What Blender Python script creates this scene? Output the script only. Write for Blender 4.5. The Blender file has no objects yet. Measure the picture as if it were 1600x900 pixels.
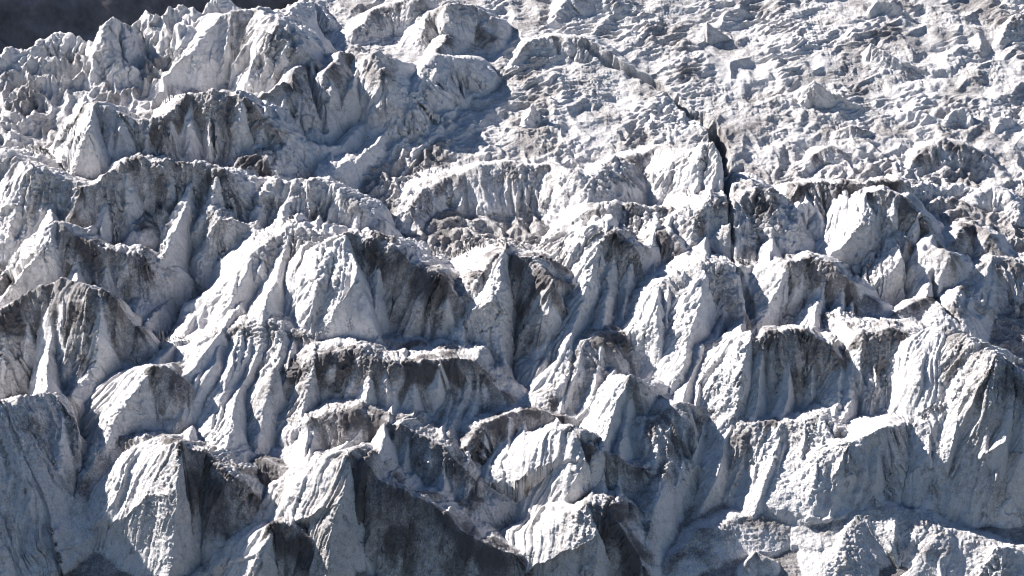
import bpy, math
import numpy as np

R = math.radians
C = bpy.context.scene.collection
scene = bpy.context.scene

# ------------------------------------------------------------------ camera
PITCH, SLOPE, DIST, CAM_Z = 13.0, 30.0, 640.0, 150.0
FPX = 450.0 / math.tan(R(8.0))                 # focal length in photo pixels (1600 wide)
cam_d = bpy.data.cameras.new('camera')
cam_d.sensor_width = 36.0
cam_d.lens = 36.0 * FPX / 1600.0
cam_d.clip_start = 1.0
cam_d.clip_end = 20000.0
cam = bpy.data.objects.new('camera', cam_d)
C.objects.link(cam)
cam.location = (0, 0, CAM_Z)
cam.rotation_euler = (R(90 - PITCH), 0, 0)
scene.camera = cam

# ------------------------------------------------------------------ sky and sun
SUN_EL, SUN_BACK = 38.0, 17.0                  # elevation; degrees the sun stands behind the left side
sx, sy, sz = (-math.cos(R(SUN_EL)) * math.cos(R(SUN_BACK)),
              math.cos(R(SUN_EL)) * math.sin(R(SUN_BACK)), math.sin(R(SUN_EL)))
world = bpy.data.worlds.new('World')
scene.world = world
world.use_nodes = True
wn = world.node_tree
bg = wn.nodes['Background']
sky = wn.nodes.new('ShaderNodeTexSky')
sky.sky_type = 'NISHITA'
sky.sun_disc = False
sky.sun_elevation = R(SUN_EL)
sky.sun_rotation = math.atan2(sx, sy)
sky.altitude = 2500.0
sky.air_density = 1.0
sky.ozone_density = 4.0
sky.dust_density = 0.1
wn.links.new(sky.outputs[0], bg.inputs[0])
bg.inputs[1].default_value = 0.05
sd = bpy.data.lights.new('sun', 'SUN')
sd.energy = 5.0
sd.angle = R(0.53)
sd.color = (1.0, 0.945, 0.885)
sun = bpy.data.objects.new('sun', sd)
C.objects.link(sun)
from mathutils import Vector
sun.rotation_euler = Vector((sx, sy, sz)).to_track_quat('Z', 'Y').to_euler()
sun.location = (-300, 700, 500)
scene.cycles.diffuse_bounces = 1
scene.cycles.filter_width = 1.05
scene.view_settings.view_transform = 'Standard'
scene.view_settings.look = 'None'
scene.view_settings.gamma = 1.0
scene.view_settings.exposure = 1.05
scene.view_settings.use_curve_mapping = False

# ------------------------------------------------------------------ noise
def _hash(ix, iy, iz, seed):
    h = (ix.astype(np.uint32) * np.uint32(374761393) + iy.astype(np.uint32) * np.uint32(668265263)
         + iz.astype(np.uint32) * np.uint32(2147483647 - 61) + np.uint32((seed * 974634777 + 12345) & 0xffffffff))
    h = (h ^ (h >> np.uint32(13))) * np.uint32(1274126177)
    h = h ^ (h >> np.uint32(16))
    h = h * np.uint32(2246822519)
    h = h ^ (h >> np.uint32(15))
    return h

def noise2(x, y, seed=0):
    """gradient noise, about -1..1"""
    x = np.asarray(x, np.float32); y = np.asarray(y, np.float32)
    xi = np.floor(x); yi = np.floor(y)
    fx = x - xi; fy = y - yi
    xi = xi.astype(np.int64); yi = yi.astype(np.int64)
    u = fx * fx * fx * (fx * (fx * 6 - 15) + 10); v = fy * fy * fy * (fy * (fy * 6 - 15) + 10)
    z = np.zeros_like(xi)
    def g(dx, dy):
        a = _hash(xi + dx, yi + dy, z, seed).astype(np.float32) * np.float32(2 * math.pi / 4294967296.0)
        return np.cos(a) * (fx - dx) + np.sin(a) * (fy - dy)
    a = g(0, 0); b = g(1, 0); c = g(0, 1); d = g(1, 1)
    return ((a + (b - a) * u) * (1 - v) + (c + (d - c) * u) * v) * 1.45

def noise3(x, y, z, seed=0):
    """value noise, about -1..1"""
    xi = np.floor(x); yi = np.floor(y); zi = np.floor(z)
    fx = (x - xi).astype(np.float32); fy = (y - yi).astype(np.float32); fz = (z - zi).astype(np.float32)
    xi = xi.astype(np.int64); yi = yi.astype(np.int64); zi = zi.astype(np.int64)
    u = fx * fx * (3 - 2 * fx); v = fy * fy * (3 - 2 * fy); w = fz * fz * (3 - 2 * fz)
    def g(a, b, c):
        return _hash(xi + a, yi + b, zi + c, seed).astype(np.float32) * np.float32(2.0 / 4294967296.0) - 1.0
    x00 = g(0, 0, 0) * (1 - u) + g(1, 0, 0) * u
    x10 = g(0, 1, 0) * (1 - u) + g(1, 1, 0) * u
    x01 = g(0, 0, 1) * (1 - u) + g(1, 0, 1) * u
    x11 = g(0, 1, 1) * (1 - u) + g(1, 1, 1) * u
    return (x00 * (1 - v) + x10 * v) * (1 - w) + (x01 * (1 - v) + x11 * v) * w

def fbm2(x, y, oct=4, seed=0, gain=0.5):
    s = 0; a = 1.0; t = 0
    for k in range(oct):
        s = s + a * noise2(x * 2.03 ** k + 17.3 * k, y * 2.03 ** k - 9.1 * k, seed + k); t += a; a *= gain
    return s / t * 1.3

def sstep(a, b, x):
    t = np.clip((x - a) / (b - a), 0, 1)
    return t * t * (3 - 2 * t)

# ------------------------------------------------------------------ the mean slope of the icefall and the photo's rays
P, S = R(PITCH), R(SLOPE)
FWD = np.array([0, math.cos(P), -math.sin(P)]); UP = np.array([0, math.sin(P), math.cos(P)])
NRM = np.array([0, -math.sin(S), math.cos(S)]); TAN = np.array([0, math.cos(S), math.sin(S)])
CEN = DIST * FWD                               # relative to the camera
C_N = CEN @ NRM
NU, NF = NRM @ UP, NRM @ FWD

def plane_at(x, y, h=0.0):
    """slope coordinates (s, t) of the point that a photo ray meets h metres above the mean slope"""
    x = np.asarray(x, float); y = np.asarray(y, float)
    rx = (x - 800.0) / FPX; ru = (450.0 - y) / FPX
    dn = ru * NU + NF
    k = (C_N + h) / dn
    dt = ru * (UP @ TAN) + FWD @ TAN
    return rx * k, dt * k - CEN @ TAN

def to_world(s, t, h):
    """camera-relative world coordinates"""
    return (s, CEN[1] + t * TAN[1] + h * NRM[1], CEN[2] + t * TAN[2] + h * NRM[2])

def metres_per_px(x, y):
    ru = (450.0 - y) / FPX
    k = C_N / (ru * NU + NF)
    return k / FPX, R(SLOPE + PITCH) - math.atan2(450.0 - y, FPX)

# the icefall steepens below the plateau: rise of the glacier bed over the mean slope along t
MAC = 4.0
_tb = float(plane_at(800, 960)[1])
def macro(t):
    x = np.clip((np.asarray(t) - _tb) / 235.0, -.3, 1.0)
    return MAC * np.where(x < 0, x * 1.6, x * (1.6 - .6 * x))

# ------------------------------------------------------------------ the seracs: crest lines with heights
FEATS = []
def F(thing, pts, tf=64, tb=26, fl=.28, lam=3.2, dirt_shade=.5, a=1.5, b=1.2, rag=.05, k=1.0, face=.5, skirt=.7, drop=None, raise_=0):
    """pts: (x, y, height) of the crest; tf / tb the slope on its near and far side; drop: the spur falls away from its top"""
    FEATS.append(dict(thing=thing, pts=pts, tf=(max(12, tf - 17) if drop is None else tf - 4), tb=(min(60, tb + 11) if drop is None else tb), fl=fl * (1.25 if drop is None else 1.0), lam=lam * (1 if drop is None else .72), dirt_shade=dirt_shade, a=a, b=b, rag=rag, k=k, face=face, skirt=0 if drop is not None else skirt if max(q[2] for q in pts) > 80 else min(skirt, .1),
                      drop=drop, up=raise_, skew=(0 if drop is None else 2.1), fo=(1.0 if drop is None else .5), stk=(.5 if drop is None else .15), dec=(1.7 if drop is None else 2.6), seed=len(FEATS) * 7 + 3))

# --- lowest row
F('skirt_mound', [(285, 910, 55), (330, 878, 61), (372, 857, 61), (408, 848, 61)], tf=38, tb=34, skirt=0, fl=0.10, dirt_shade=.35, a=1.6)
F('knob', [(972, 795, 52), (985, 786, 64), (994, 792, 48)], tf=62, tb=50, fl=0.12, dirt_shade=.7, rag=.03)
F('pale_spur', [(1085, 650, 100), (1048, 705, 130), (1028, 770, 110), (1008, 870, 50)], tf=52, tb=56, fl=0.31, lam=3, dirt_shade=.35)
F('fluted_wall', [(1020, 655, 100), (1062, 628, 120), (1095, 636, 130), (1150, 650, 140), (1222, 660, 140), (1278, 648, 155), (1308, 668, 140), (1342, 715, 95), (1368, 780, 40)], tf=52, tb=25, fl=0.53, lam=3.6, dirt_shade=.4, a=1.6, b=1.5)
F('dust_mound', [(1040, 880, 40), (1090, 830, 60), (1150, 808, 70), (1230, 796, 70), (1300, 800, 60)], tf=38, tb=25, fl=0.12, dirt_shade=.38, a=1.6)
F('round_mound', [(1322, 830, 80), (1345, 800, 95), (1385, 795, 100), (1430, 800, 100), (1475, 826, 90), (1550, 850, 80), (1620, 862, 80)], tf=46, tb=25, fl=0.25, lam=6, dirt_shade=.3, a=1.7)
F('white_corner', [(1540, 880, 30), (1558, 853, 48), (1580, 855, 50), (1620, 862, 48)], tf=70, tb=50, fl=.4, lam=2.2, dirt_shade=.1, skirt=0, face=.55)
F('pit_block', [(1166, 878, 24), (1180, 862, 30), (1196, 872, 24)], tf=62, tb=40, fl=0.12, dirt_shade=.5)
# --- right, middle
F('shelf', [(1330, 690, 100), (1372, 670, 115), (1415, 660, 120), (1440, 662, 115), (1464, 700, 80)], tf=74, tb=25, fl=0.31, lam=3.2, dirt_shade=.2, face=.55)
F('right_edge', [(1578, 765, 64), (1592, 708, 128), (1630, 690, 144)], tf=76, tb=44, fl=.2, dirt_shade=.15, skirt=0, face=.55)
F('alcove_right', [(1322, 545, 100), (1342, 522, 130), (1372, 519, 138), (1412, 522, 135)], tf=76, tb=25, fl=0.38, lam=4, dirt_shade=.6, a=1.9, b=1.2, face=.55)
F('white_organ', [(1018, 500, 90), (1028, 448, 130), (1060, 425, 140), (1100, 411, 150), (1128, 420, 140), (1158, 470, 95), (1174, 525, 45)], tf=55, tb=26, fl=0.53, lam=3, dirt_shade=.35)
F('lower_organ', [(1070, 590, 60), (1090, 545, 85), (1116, 537, 95), (1140, 546, 90), (1152, 585, 55)], tf=54, tb=26, fl=0.53, lam=2.6, dirt_shade=.5)
F('tuft_cliff', [(862, 610, 60), (890, 570, 85), (916, 530, 105), (956, 516, 100), (1002, 517, 75), (1022, 522, 55)], tf=52, tb=25, fl=0.53, lam=3, dirt_shade=.6)
F('jagged_wall', [(362, 440, 60), (395, 395, 95), (425, 372, 105), (456, 353, 120), (490, 365, 110), (524, 392, 80)], tf=56, tb=26, fl=0.53, lam=2.8, dirt_shade=.3)
F('step_back', [(520, 534, 46), (580, 528, 57), (650, 534, 57), (702, 552, 46)], tf=62, tb=25, fl=0.44, lam=2.5, dirt_shade=.6)
F('small_dome', [(600, 530, 30), (632, 514, 52), (656, 511, 61), (690, 528, 39)], tf=40, tb=24, fl=0.12, dirt_shade=.6)
F('dark_terrace', [(470, 575, 90), (492, 552, 115), (530, 546, 120), (585, 560, 118), (640, 568, 112), (700, 562, 105), (742, 566, 90), (776, 600, 40)], tf=76, tb=25, fl=0.35, lam=4, dirt_shade=.75, a=1.9, b=1.2, face=.55)
F('left_steps', [(318, 580, 90), (336, 522, 130), (380, 504, 140), (435, 508, 140), (470, 524, 110)], tf=50, tb=25, fl=0.53, lam=3.4, dirt_shade=.5)
F('low_arch', [(474, 690, 60), (484, 652, 90), (530, 646, 100), (580, 645, 105), (622, 664, 100), (680, 690, 85), (722, 728, 55), (745, 752, 25)], tf=73, tb=25, fl=0.40, lam=3.6, dirt_shade=.7, a=1.8, b=1.25, face=.55)
F('gray_dome', [(692, 640, 60), (708, 598, 85), (732, 582, 92), (758, 588, 85), (782, 612, 50)], tf=62, tb=24, fl=0.44, lam=2.8, dirt_shade=.6)
F('brow', [(726, 700, 60), (750, 664, 75), (788, 648, 80), (838, 640, 60), (880, 650, 40)], tf=64, tb=25, fl=0.31, dirt_shade=.75)
F('shaded_wall', [(-60, 640, 300), (5, 626, 285), (30, 620, 265), (74, 617, 215), (112, 620, 120), (132, 650, 60), (165, 690, 30)], tf=54, tb=44, fl=.22, lam=5, dirt_shade=.3, skirt=0)
F('white_flank', [(476, 372, 70), (440, 430, 120), (400, 500, 140), (345, 575, 130), (290, 640, 70)], tf=46, tb=44, fl=.55, lam=3.2, dirt_shade=.15)
F('white_flank', [(240, 432, 70), (216, 476, 75), (180, 548, 60), (112, 616, 30)], tf=50, tb=28, fl=0.38, lam=3, dirt_shade=.12)
# --- left, middle and above
F('gray_bench', [(94, 470, 14), (95, 510, 0), (104, 600, 0)], drop=.8, tf=66, tb=66, fl=.2, dirt_shade=0.03)
F('gray_bench', [(46, 480, 14), (42, 530, 0), (36, 610, 0)], drop=.8, tf=66, tb=66, fl=.2, dirt_shade=0.03)
F('gray_lump', [(222, 345, 48), (240, 318, 72), (256, 322, 64)], tf=56, tb=36, fl=0.38, dirt_shade=.55)
F('blue_wall', [(-50, 245, 120), (8, 234, 135), (28, 250, 125), (52, 262, 120), (92, 272, 110), (130, 290, 95)], tf=66, tb=36, fl=0.40, lam=2.6, dirt_shade=.2)
F('dark_wall', [(130, 292, 90), (160, 280, 95), (190, 258, 105), (216, 250, 110), (290, 256, 105), (352, 268, 95)], tf=74, tb=30, fl=0.40, lam=3, dirt_shade=.45, face=.55)
F('capped_block', [(348, 280, 40), (366, 262, 50), (388, 246, 58), (412, 242, 58), (428, 272, 40)], tf=60, tb=28, fl=0.31, dirt_shade=.7)
F('pale_block', [(424, 262, 35), (436, 240, 45), (470, 222, 50), (526, 228, 45)], tf=60, tb=32, fl=0.38, lam=2.2, dirt_shade=.1)
F('knobbly', [(396, 345, 35), (408, 308, 60), (432, 284, 75), (488, 283, 78), (540, 304, 70), (592, 344, 30)], tf=60, tb=28, fl=0.53, lam=3, dirt_shade=.25, rag=.16)
F('long_dark_wall', [(178, 178, 90), (214, 190, 85), (254, 188, 85), (292, 150, 110), (330, 145, 115), (368, 146, 115), (400, 170, 95), (432, 206, 60)], tf=74, tb=30, fl=0.38, lam=3, dirt_shade=.45, face=.55)
F('split_horn', [(384, 165, 51), (420, 145, 64), (455, 128, 72), (482, 100, 99), (492, 98, 102), (504, 132, 68)], tf=68, tb=40, fl=0.44, lam=3, dirt_shade=.55)
F('ribbed', [(500, 150, 51), (512, 108, 72), (530, 84, 91), (560, 90, 86), (588, 84, 91), (602, 120, 60)], tf=68, tb=30, fl=0.55, lam=3.4, dirt_shade=.45)
F('snowy_wall', [(602, 165, 56), (640, 150, 62), (656, 112, 70), (682, 84, 77), (718, 90, 70)], tf=58, tb=26, fl=0.44, lam=2, dirt_shade=.1)
F('fluted_flank', [(720, 150, 35), (668, 168, 40), (625, 205, 45), (580, 240, 45), (530, 262, 35)], tf=34, tb=34, fl=0.55, lam=2.4, dirt_shade=.08)
F('rim', [(420, 40, 26), (452, 22, 30), (470, 4, 34), (490, 4, 32), (512, 24, 24)], tf=58, tb=36, fl=0.38, lam=2, dirt_shade=.1)
F('hollow', [(552, 48, 24), (575, 22, 32), (610, 6, 38), (655, -4, 36)], tf=60, tb=24, fl=0.38, lam=2, dirt_shade=.45)
F('gray_cheek', [(660, 50, 34), (672, 18, 44), (700, 8, 48), (742, 12, 46), (768, 26, 34)], tf=58, tb=25, fl=0.25, lam=2, dirt_shade=.35)
F('second_cheek', [(680, 80, 20), (712, 42, 36), (745, 38, 38), (775, 60, 22)], tf=60, tb=25, fl=0.25, dirt_shade=.55)
F('white_wedge', [(866, 34, 16), (888, -4, 38), (930, -8, 38), (962, 2, 30)], tf=56, tb=25, fl=0.19, dirt_shade=.25)
F('ribbed_step', [(806, 92, 22), (832, 64, 36), (868, 57, 38), (918, 62, 38), (944, 76, 32), (978, 98, 20), (1012, 118, 10)], tf=58, tb=25, fl=0.55, lam=2, dirt_shade=.3)
F('tiny_horn', [(826, 182, 19), (832, 168, 33), (838, 178, 19)], tf=72, tb=60, fl=.2, dirt_shade=.1, face=.55)
F('dirty_curtain', [(640, 330, 30), (658, 298, 55), (690, 278, 66), (740, 262, 78), (800, 255, 82), (862, 258, 76), (902, 268, 60)], tf=52, tb=25, fl=0.55, lam=2.6, dirt_shade=.35)
F('broad_hump', [(912, 300, 40), (940, 262, 60), (990, 242, 70), (1040, 228, 76), (1084, 238, 76), (1110, 268, 60), (1132, 304, 30)], tf=46, tb=25, fl=0.50, lam=2.6, dirt_shade=.35)
F('under_cliff', [(894, 345, 35), (920, 326, 50), (964, 320, 55), (1022, 328, 58), (1084, 330, 52)], tf=54, tb=25, fl=0.55, lam=2.4, dirt_shade=.35)
F('small_cap', [(992, 400, 52), (1006, 374, 75), (1030, 364, 85), (1056, 376, 78), (1076, 410, 45)], tf=55, tb=25, fl=0.44, lam=2.4, dirt_shade=.55)
F('column', [(1076, 390, 55), (1088, 335, 95), (1110, 312, 105), (1138, 322, 100), (1144, 350, 85)], tf=55, tb=25, fl=0.25, lam=3, dirt_shade=.4)
F('right_column', [(1150, 350, 70), (1160, 308, 95), (1178, 293, 105), (1196, 304, 95), (1212, 340, 70)], tf=55, tb=25, fl=0.50, lam=3, dirt_shade=.45)
F('blue_fin', [(1090, 250, 60), (1100, 226, 82), (1112, 224, 87), (1124, 250, 72)], tf=70, tb=50, fl=0.12, dirt_shade=.1, face=.55)
F('cliff_band', [(1222, 320, 35), (1248, 290, 58), (1292, 284, 60), (1350, 288, 56), (1402, 284, 48)], tf=64, tb=25, fl=0.53, lam=2.6, dirt_shade=.65)
F('blue_block', [(1232, 350, 30), (1242, 326, 46), (1258, 317, 50), (1276, 330, 42), (1284, 350, 26)], tf=64, tb=40, fl=0.44, lam=2, dirt_shade=.05)
F('dark_cap', [(1486, 385, 24), (1500, 360, 40), (1522, 351, 46), (1548, 364, 40), (1568, 395, 18)], tf=62, tb=26, fl=0.19, dirt_shade=.75, a=1.7)
F('far_right_flutes', [(1488, 470, 50), (1512, 430, 75), (1550, 402, 92), (1610, 404, 90)], tf=56, tb=25, fl=0.50, lam=2.8, dirt_shade=.35)
F('gray_pile', [(1380, 505, 26), (1402, 485, 38), (1442, 468, 44), (1468, 464, 44), (1492, 492, 24)], tf=44, tb=25, fl=0.19, dirt_shade=.75)
F('dark_heap', [(1290, 480, 28), (1330, 455, 47), (1372, 470, 42)], tf=44, tb=25, fl=0.25, dirt_shade=.7)
# --- upper right: lone blades on the choppy ice
F('blade_a', [(1262, 150, 22), (1266, 132, 41), (1272, 126, 49), (1300, 146, 28), (1345, 168, 7)], tf=80, tb=62, fl=.15, lam=2, dirt_shade=.15)
F('blade_b', [(1358, 80, 16), (1361, 67, 30), (1390, 86, 20), (1446, 110, 5)], tf=80, tb=62, fl=.15, lam=2, dirt_shade=.15)
F('blade_c', [(1358, 18, 14), (1372, 1, 22), (1392, 6, 20), (1420, 24, 7)], tf=80, tb=58, skirt=0, fl=0.25, lam=2, dirt_shade=.15)
F('white_boulder', [(1478, 192, 12), (1490, 174, 24), (1504, 169, 26), (1517, 182, 20)], tf=64, tb=50, fl=0.12, dirt_shade=.08)
F('snow_roll', [(1408, 176, 14), (1438, 176, 19), (1476, 188, 16)], tf=60, tb=44, fl=0.25, dirt_shade=.1)
F('wedge_block', [(1556, 200, 10), (1562, 186, 16), (1578, 184, 14)], tf=66, tb=40, fl=0.12, dirt_shade=.15)
F('dark_crest', [(1425, 252, 18), (1448, 232, 32), (1472, 221, 40), (1508, 228, 34), (1540, 244, 18)], tf=62, tb=25, fl=0.50, lam=1.8, dirt_shade=.5)
F('arch_crest', [(1264, 250, 12), (1282, 234, 22), (1302, 229, 26), (1332, 246, 12)], tf=60, tb=25, fl=0.38, lam=1.8, dirt_shade=.55)
F('low_crest', [(1310, 205, 15), (1330, 198, 28), (1352, 206, 15)], tf=58, tb=25, fl=0.38, lam=1.8, dirt_shade=.5)
F('tip_top', [(1100, 44, 18), (1104, 34, 31), (1116, 44, 20), (1138, 58, 6)], tf=76, tb=50, fl=.2, dirt_shade=.2, face=.55)
F('corner_crest', [(1564, 62, 12), (1580, 32, 24), (1605, 20, 28)], tf=62, tb=40, fl=.4, lam=2, dirt_shade=.4)
F('white_row', [(1398, 304, 10), (1432, 292, 16), (1462, 290, 16), (1480, 297, 14), (1505, 290, 16), (1530, 298, 10)], tf=60, tb=36, fl=0.44, lam=1.8, dirt_shade=.03, rag=.16)
F('edge_flutes', [(1525, 305, 20), (1552, 292, 34), (1572, 300, 34), (1592, 330, 20)], tf=58, tb=25, fl=0.44, dirt_shade=.1)
# --- the ragged rim against the dark mountain
F('rim_a', [(-20, 100, 28), (10, 82, 34), (32, 76, 36), (50, 86, 28)], tf=54, tb=44, fl=0.44, lam=2.2, dirt_shade=.1, rag=.14)
F('rim_b', [(44, 78, 26), (62, 64, 34), (92, 48, 46), (110, 54, 42), (128, 62, 32)], tf=52, tb=44, fl=0.50, lam=2, dirt_shade=.12, rag=.14)
F('rim_c', [(158, 60, 26), (164, 36, 44), (176, 27, 52), (188, 34, 46), (196, 50, 30)], tf=62, tb=54, fl=0.31, dirt_shade=.08)
F('rim_d', [(192, 66, 32), (208, 38, 54), (228, 21, 66), (246, 32, 58), (262, 52, 36)], tf=58, tb=50, fl=0.31, dirt_shade=.12)
F('rim_e', [(250, 34, 26), (268, 18, 38), (290, 12, 42), (312, 22, 34)], tf=56, tb=46, fl=0.38, dirt_shade=.15, rag=.12)
F('rim_f', [(320, 16, 33), (334, -2, 52), (350, -4, 54), (372, 12, 36)], tf=56, tb=48, fl=0.38, dirt_shade=.1)
F('needle', [(144, 112, 30), (152, 84, 56), (160, 66, 74), (170, 72, 68), (186, 96, 44)], tf=66, tb=56, fl=0.31, lam=2, dirt_shade=.12)
F('pale_lobe', [(264, 72, 24), (278, 44, 44), (292, 38, 48), (310, 52, 34)], tf=58, tb=44, fl=0.25, dirt_shade=.04)
F('cone', [(180, 130, 24), (194, 100, 44), (204, 110, 34)], tf=64, tb=54, fl=0.19, dirt_shade=.03)

F('gray_bench', [(-60, 530, 100), (0, 488, 130), (45, 458, 150), (92, 432, 175), (140, 445, 165), (185, 470, 130), (212, 510, 70)], tf=71, tb=48, fl=0.38, lam=4, dirt_shade=.65, a=1.7, face=.55)
F('striped_apron', [(690, 800, 30), (740, 752, 55), (800, 715, 80), (850, 685, 90)], tf=40, tb=25, fl=0.50, lam=3, dirt_shade=.6)

F('fluted_wall', [(1286, 650, 50), (1318, 720, 50), (1330, 765, 50)], drop=.68, tf=46, tb=72, fl=.35, lam=3, dirt_shade=.06)
F('fluted_wall', [(1222, 662, 60), (1205, 730, 60), (1180, 800, 60)], drop=0.68, tf=44, tb=62, fl=0.35, dirt_shade=0.09)
F('fluted_wall', [(1152, 652, 70), (1125, 730, 70), (1092, 800, 70)], drop=0.68, tf=44, tb=64, fl=0.35, dirt_shade=0.12)
F('shelf', [(1440, 664, 30), (1452, 710, 30), (1462, 760, 30)], drop=0.72, tf=50, tb=64, fl=0.35, dirt_shade=0.02)
F('alcove_right', [(1338, 540, 50), (1330, 600, 50), (1318, 655, 50)], drop=0.74, tf=52, tb=66, fl=0.3, dirt_shade=0.09)
F('white_organ', [(1030, 446, 70), (1026, 500, 70), (1036, 585, 70)], drop=0.72, tf=44, tb=66, fl=0.35, dirt_shade=0.07)
F('white_organ', [(1102, 411, 100), (1086, 500, 100), (1060, 592, 100)], drop=0.72, tf=44, tb=68, fl=0.35, dirt_shade=0.05)
F('lower_organ', [(1096, 542, 30), (1078, 595, 30), (1060, 645, 30)], drop=0.7, tf=50, tb=62, fl=0.35, dirt_shade=0.09)
F('tuft_cliff', [(916, 532, 32), (896, 590, 32), (880, 640, 32)], drop=0.7, tf=50, tb=64, fl=0.3, dirt_shade=0.15)
F('jagged_wall', [(456, 354, 44), (440, 420, 44), (410, 505, 44)], drop=0.72, tf=50, tb=64, fl=0.4, dirt_shade=0.09)
F('jagged_wall', [(396, 396, 40), (372, 450, 40), (340, 502, 40)], drop=0.72, tf=50, tb=62, fl=0.4, dirt_shade=0.09)
F('dark_terrace', [(492, 552, 50), (482, 610, 50), (470, 662, 50)], drop=0.7, tf=50, tb=70, fl=0.35, dirt_shade=0.24)
F('left_steps', [(440, 510, 80), (422, 600, 80), (402, 702, 80)], drop=0.6, tf=46, tb=64, fl=.5, dirt_shade=0.24)
F('left_steps', [(382, 506, 80), (356, 600, 80), (330, 692, 80)], drop=0.6, tf=46, tb=64, fl=.5, dirt_shade=0.15)
F('left_steps', [(330, 526, 80), (308, 595, 80), (284, 655, 80)], drop=0.6, tf=46, tb=64, fl=.5, dirt_shade=0.12)
F('low_arch', [(486, 652, 30), (480, 690, 30), (470, 725, 30)], drop=0.7, tf=50, tb=66, fl=0.3, dirt_shade=0.15)
F('low_arch', [(572, 648, 30), (548, 690, 30), (532, 722, 30)], drop=0.7, tf=50, tb=62, fl=0.3, dirt_shade=0.15)
F('gray_dome', [(730, 584, 32), (716, 640, 32), (702, 684, 32)], drop=0.7, tf=50, tb=64, fl=0.35, dirt_shade=0.27)
F('ribbed', [(530, 86, 26), (518, 140, 26), (512, 185, 26)], drop=0.74, tf=54, tb=66, fl=0.3, dirt_shade=0.15)
F('ribbed', [(556, 90, 26), (548, 140, 26), (530, 185, 26)], drop=0.74, tf=54, tb=66, fl=0.3, dirt_shade=0.15)
F('split_horn', [(487, 100, 30), (498, 160, 30), (506, 202, 30)], drop=0.76, tf=58, tb=68, fl=0.3, dirt_shade=0.15)
F('blue_block', [(1250, 319, 22), (1246, 345, 22), (1240, 368, 22)], drop=0.76, tf=54, tb=70, fl=0.2, dirt_shade=0.02)
F('broad_hump', [(1046, 228, 20), (1040, 262, 20), (1020, 305, 20)], drop=0.66, tf=46, tb=60, fl=0.4, dirt_shade=0.30)
F('far_right_flutes', [(1552, 402, 30), (1536, 440, 30), (1515, 480, 30)], drop=0.7, tf=48, tb=60, fl=0.4, dirt_shade=0.09)
F('hump', [(225, 678, 90), (255, 682, 150), (282, 690, 205), (322, 712, 165), (360, 742, 120), (425, 800, 45)], tf=74, tb=30, fl=0.24, lam=5.2, dirt_shade=0.70, skirt=.25, face=.55)
F('hump', [(282, 692, 190), (276, 770, 190), (264, 910, 190)], drop=.64, tf=42, tb=72, fl=.2, lam=4.0, dirt_shade=0.18)
F('hump', [(120, 775, 60), (150, 708, 110), (185, 683, 120), (225, 679, 90)], tf=58, tb=34, fl=.35, lam=3.5, dirt_shade=.35)
F('big_bowl', [(505, 724, 170), (545, 712, 225), (572, 722, 220), (598, 750, 190), (648, 775, 165), (700, 808, 130), (760, 850, 90), (805, 868, 60)], tf=74, tb=30, fl=0.24, lam=5.2, dirt_shade=0.75, skirt=.25, face=.55)
F('big_bowl', [(545, 714, 150), (530, 790, 150), (512, 900, 150)], drop=.64, tf=46, tb=72, fl=.2, lam=4.0, dirt_shade=0.27)
F('big_bowl', [(345, 722, 70), (400, 716, 90), (450, 730, 100), (500, 726, 110)], tf=60, tb=34, fl=.4, lam=3, dirt_shade=.75)
F('front_tooth', [(411, 830, 112), (425, 822, 150), (446, 820, 150), (474, 832, 140), (515, 860, 110), (580, 902, 60)], tf=74, tb=30, fl=0.24, lam=4.2, dirt_shade=0.70, skirt=.25, face=.55)
F('front_tooth', [(425, 824, 60), (414, 860, 60), (404, 910, 60)], drop=.64, tf=48, tb=68, fl=.2, lam=3.2, dirt_shade=0.15)
F('dark_block', [(862, 835, 60), (892, 805, 110), (918, 786, 150), (950, 793, 140), (976, 828, 105), (1004, 885, 50)], tf=74, tb=30, fl=0.24, lam=4.2, dirt_shade=0.75, skirt=.25, face=.55)
F('dark_block', [(918, 788, 120), (934, 835, 120), (928, 912, 120)], drop=.64, tf=44, tb=74, fl=.2, lam=3.2, dirt_shade=0.27)
F('peak_mid', [(882, 672, 105), (896, 664, 140), (915, 690, 125), (950, 708, 100), (1002, 732, 50)], tf=74, tb=30, fl=0.35, lam=4.2, dirt_shade=0.60, skirt=.25, face=.55)
F('peak_mid', [(896, 666, 150), (914, 715, 150), (882, 805, 150)], drop=.64, tf=42, tb=72, fl=.22, lam=3.2, dirt_shade=0.12)
F('great_tooth', [(527, 375, 124), (541, 367, 165), (580, 374, 160), (638, 404, 140), (690, 430, 125), (716, 465, 85), (740, 505, 40)], tf=74, tb=30, fl=0.28, lam=4.2, dirt_shade=0.55, skirt=.25, face=.55)
F('great_tooth', [(541, 369, 120), (562, 440, 120), (592, 525, 120)], drop=.64, tf=46, tb=70, fl=0.40, lam=3.2, dirt_shade=0.02)
F('great_tooth', [(520, 390, 40), (500, 440, 40), (474, 512, 40)], drop=.66, tf=46, tb=60, fl=.45, lam=2.4, dirt_shade=0.02)
F('pale_tooth', [(929, 363, 105), (943, 355, 140), (962, 366, 130), (990, 384, 105), (1008, 432, 50)], tf=74, tb=30, fl=0.35, lam=3.4, dirt_shade=0.55, skirt=.25, face=.55)
F('pale_tooth', [(943, 357, 90), (918, 450, 90), (882, 595, 90)], drop=.64, tf=46, tb=70, fl=0.50, lam=2.6, dirt_shade=0.07)
F('white_giant', [(1440, 526, 120), (1478, 510, 230), (1512, 528, 245), (1555, 556, 245), (1605, 592, 225), (1680, 640, 190)], tf=74, tb=30, fl=.16, lam=4.7, dirt_shade=0.35, skirt=.25, face=.55)
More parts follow.
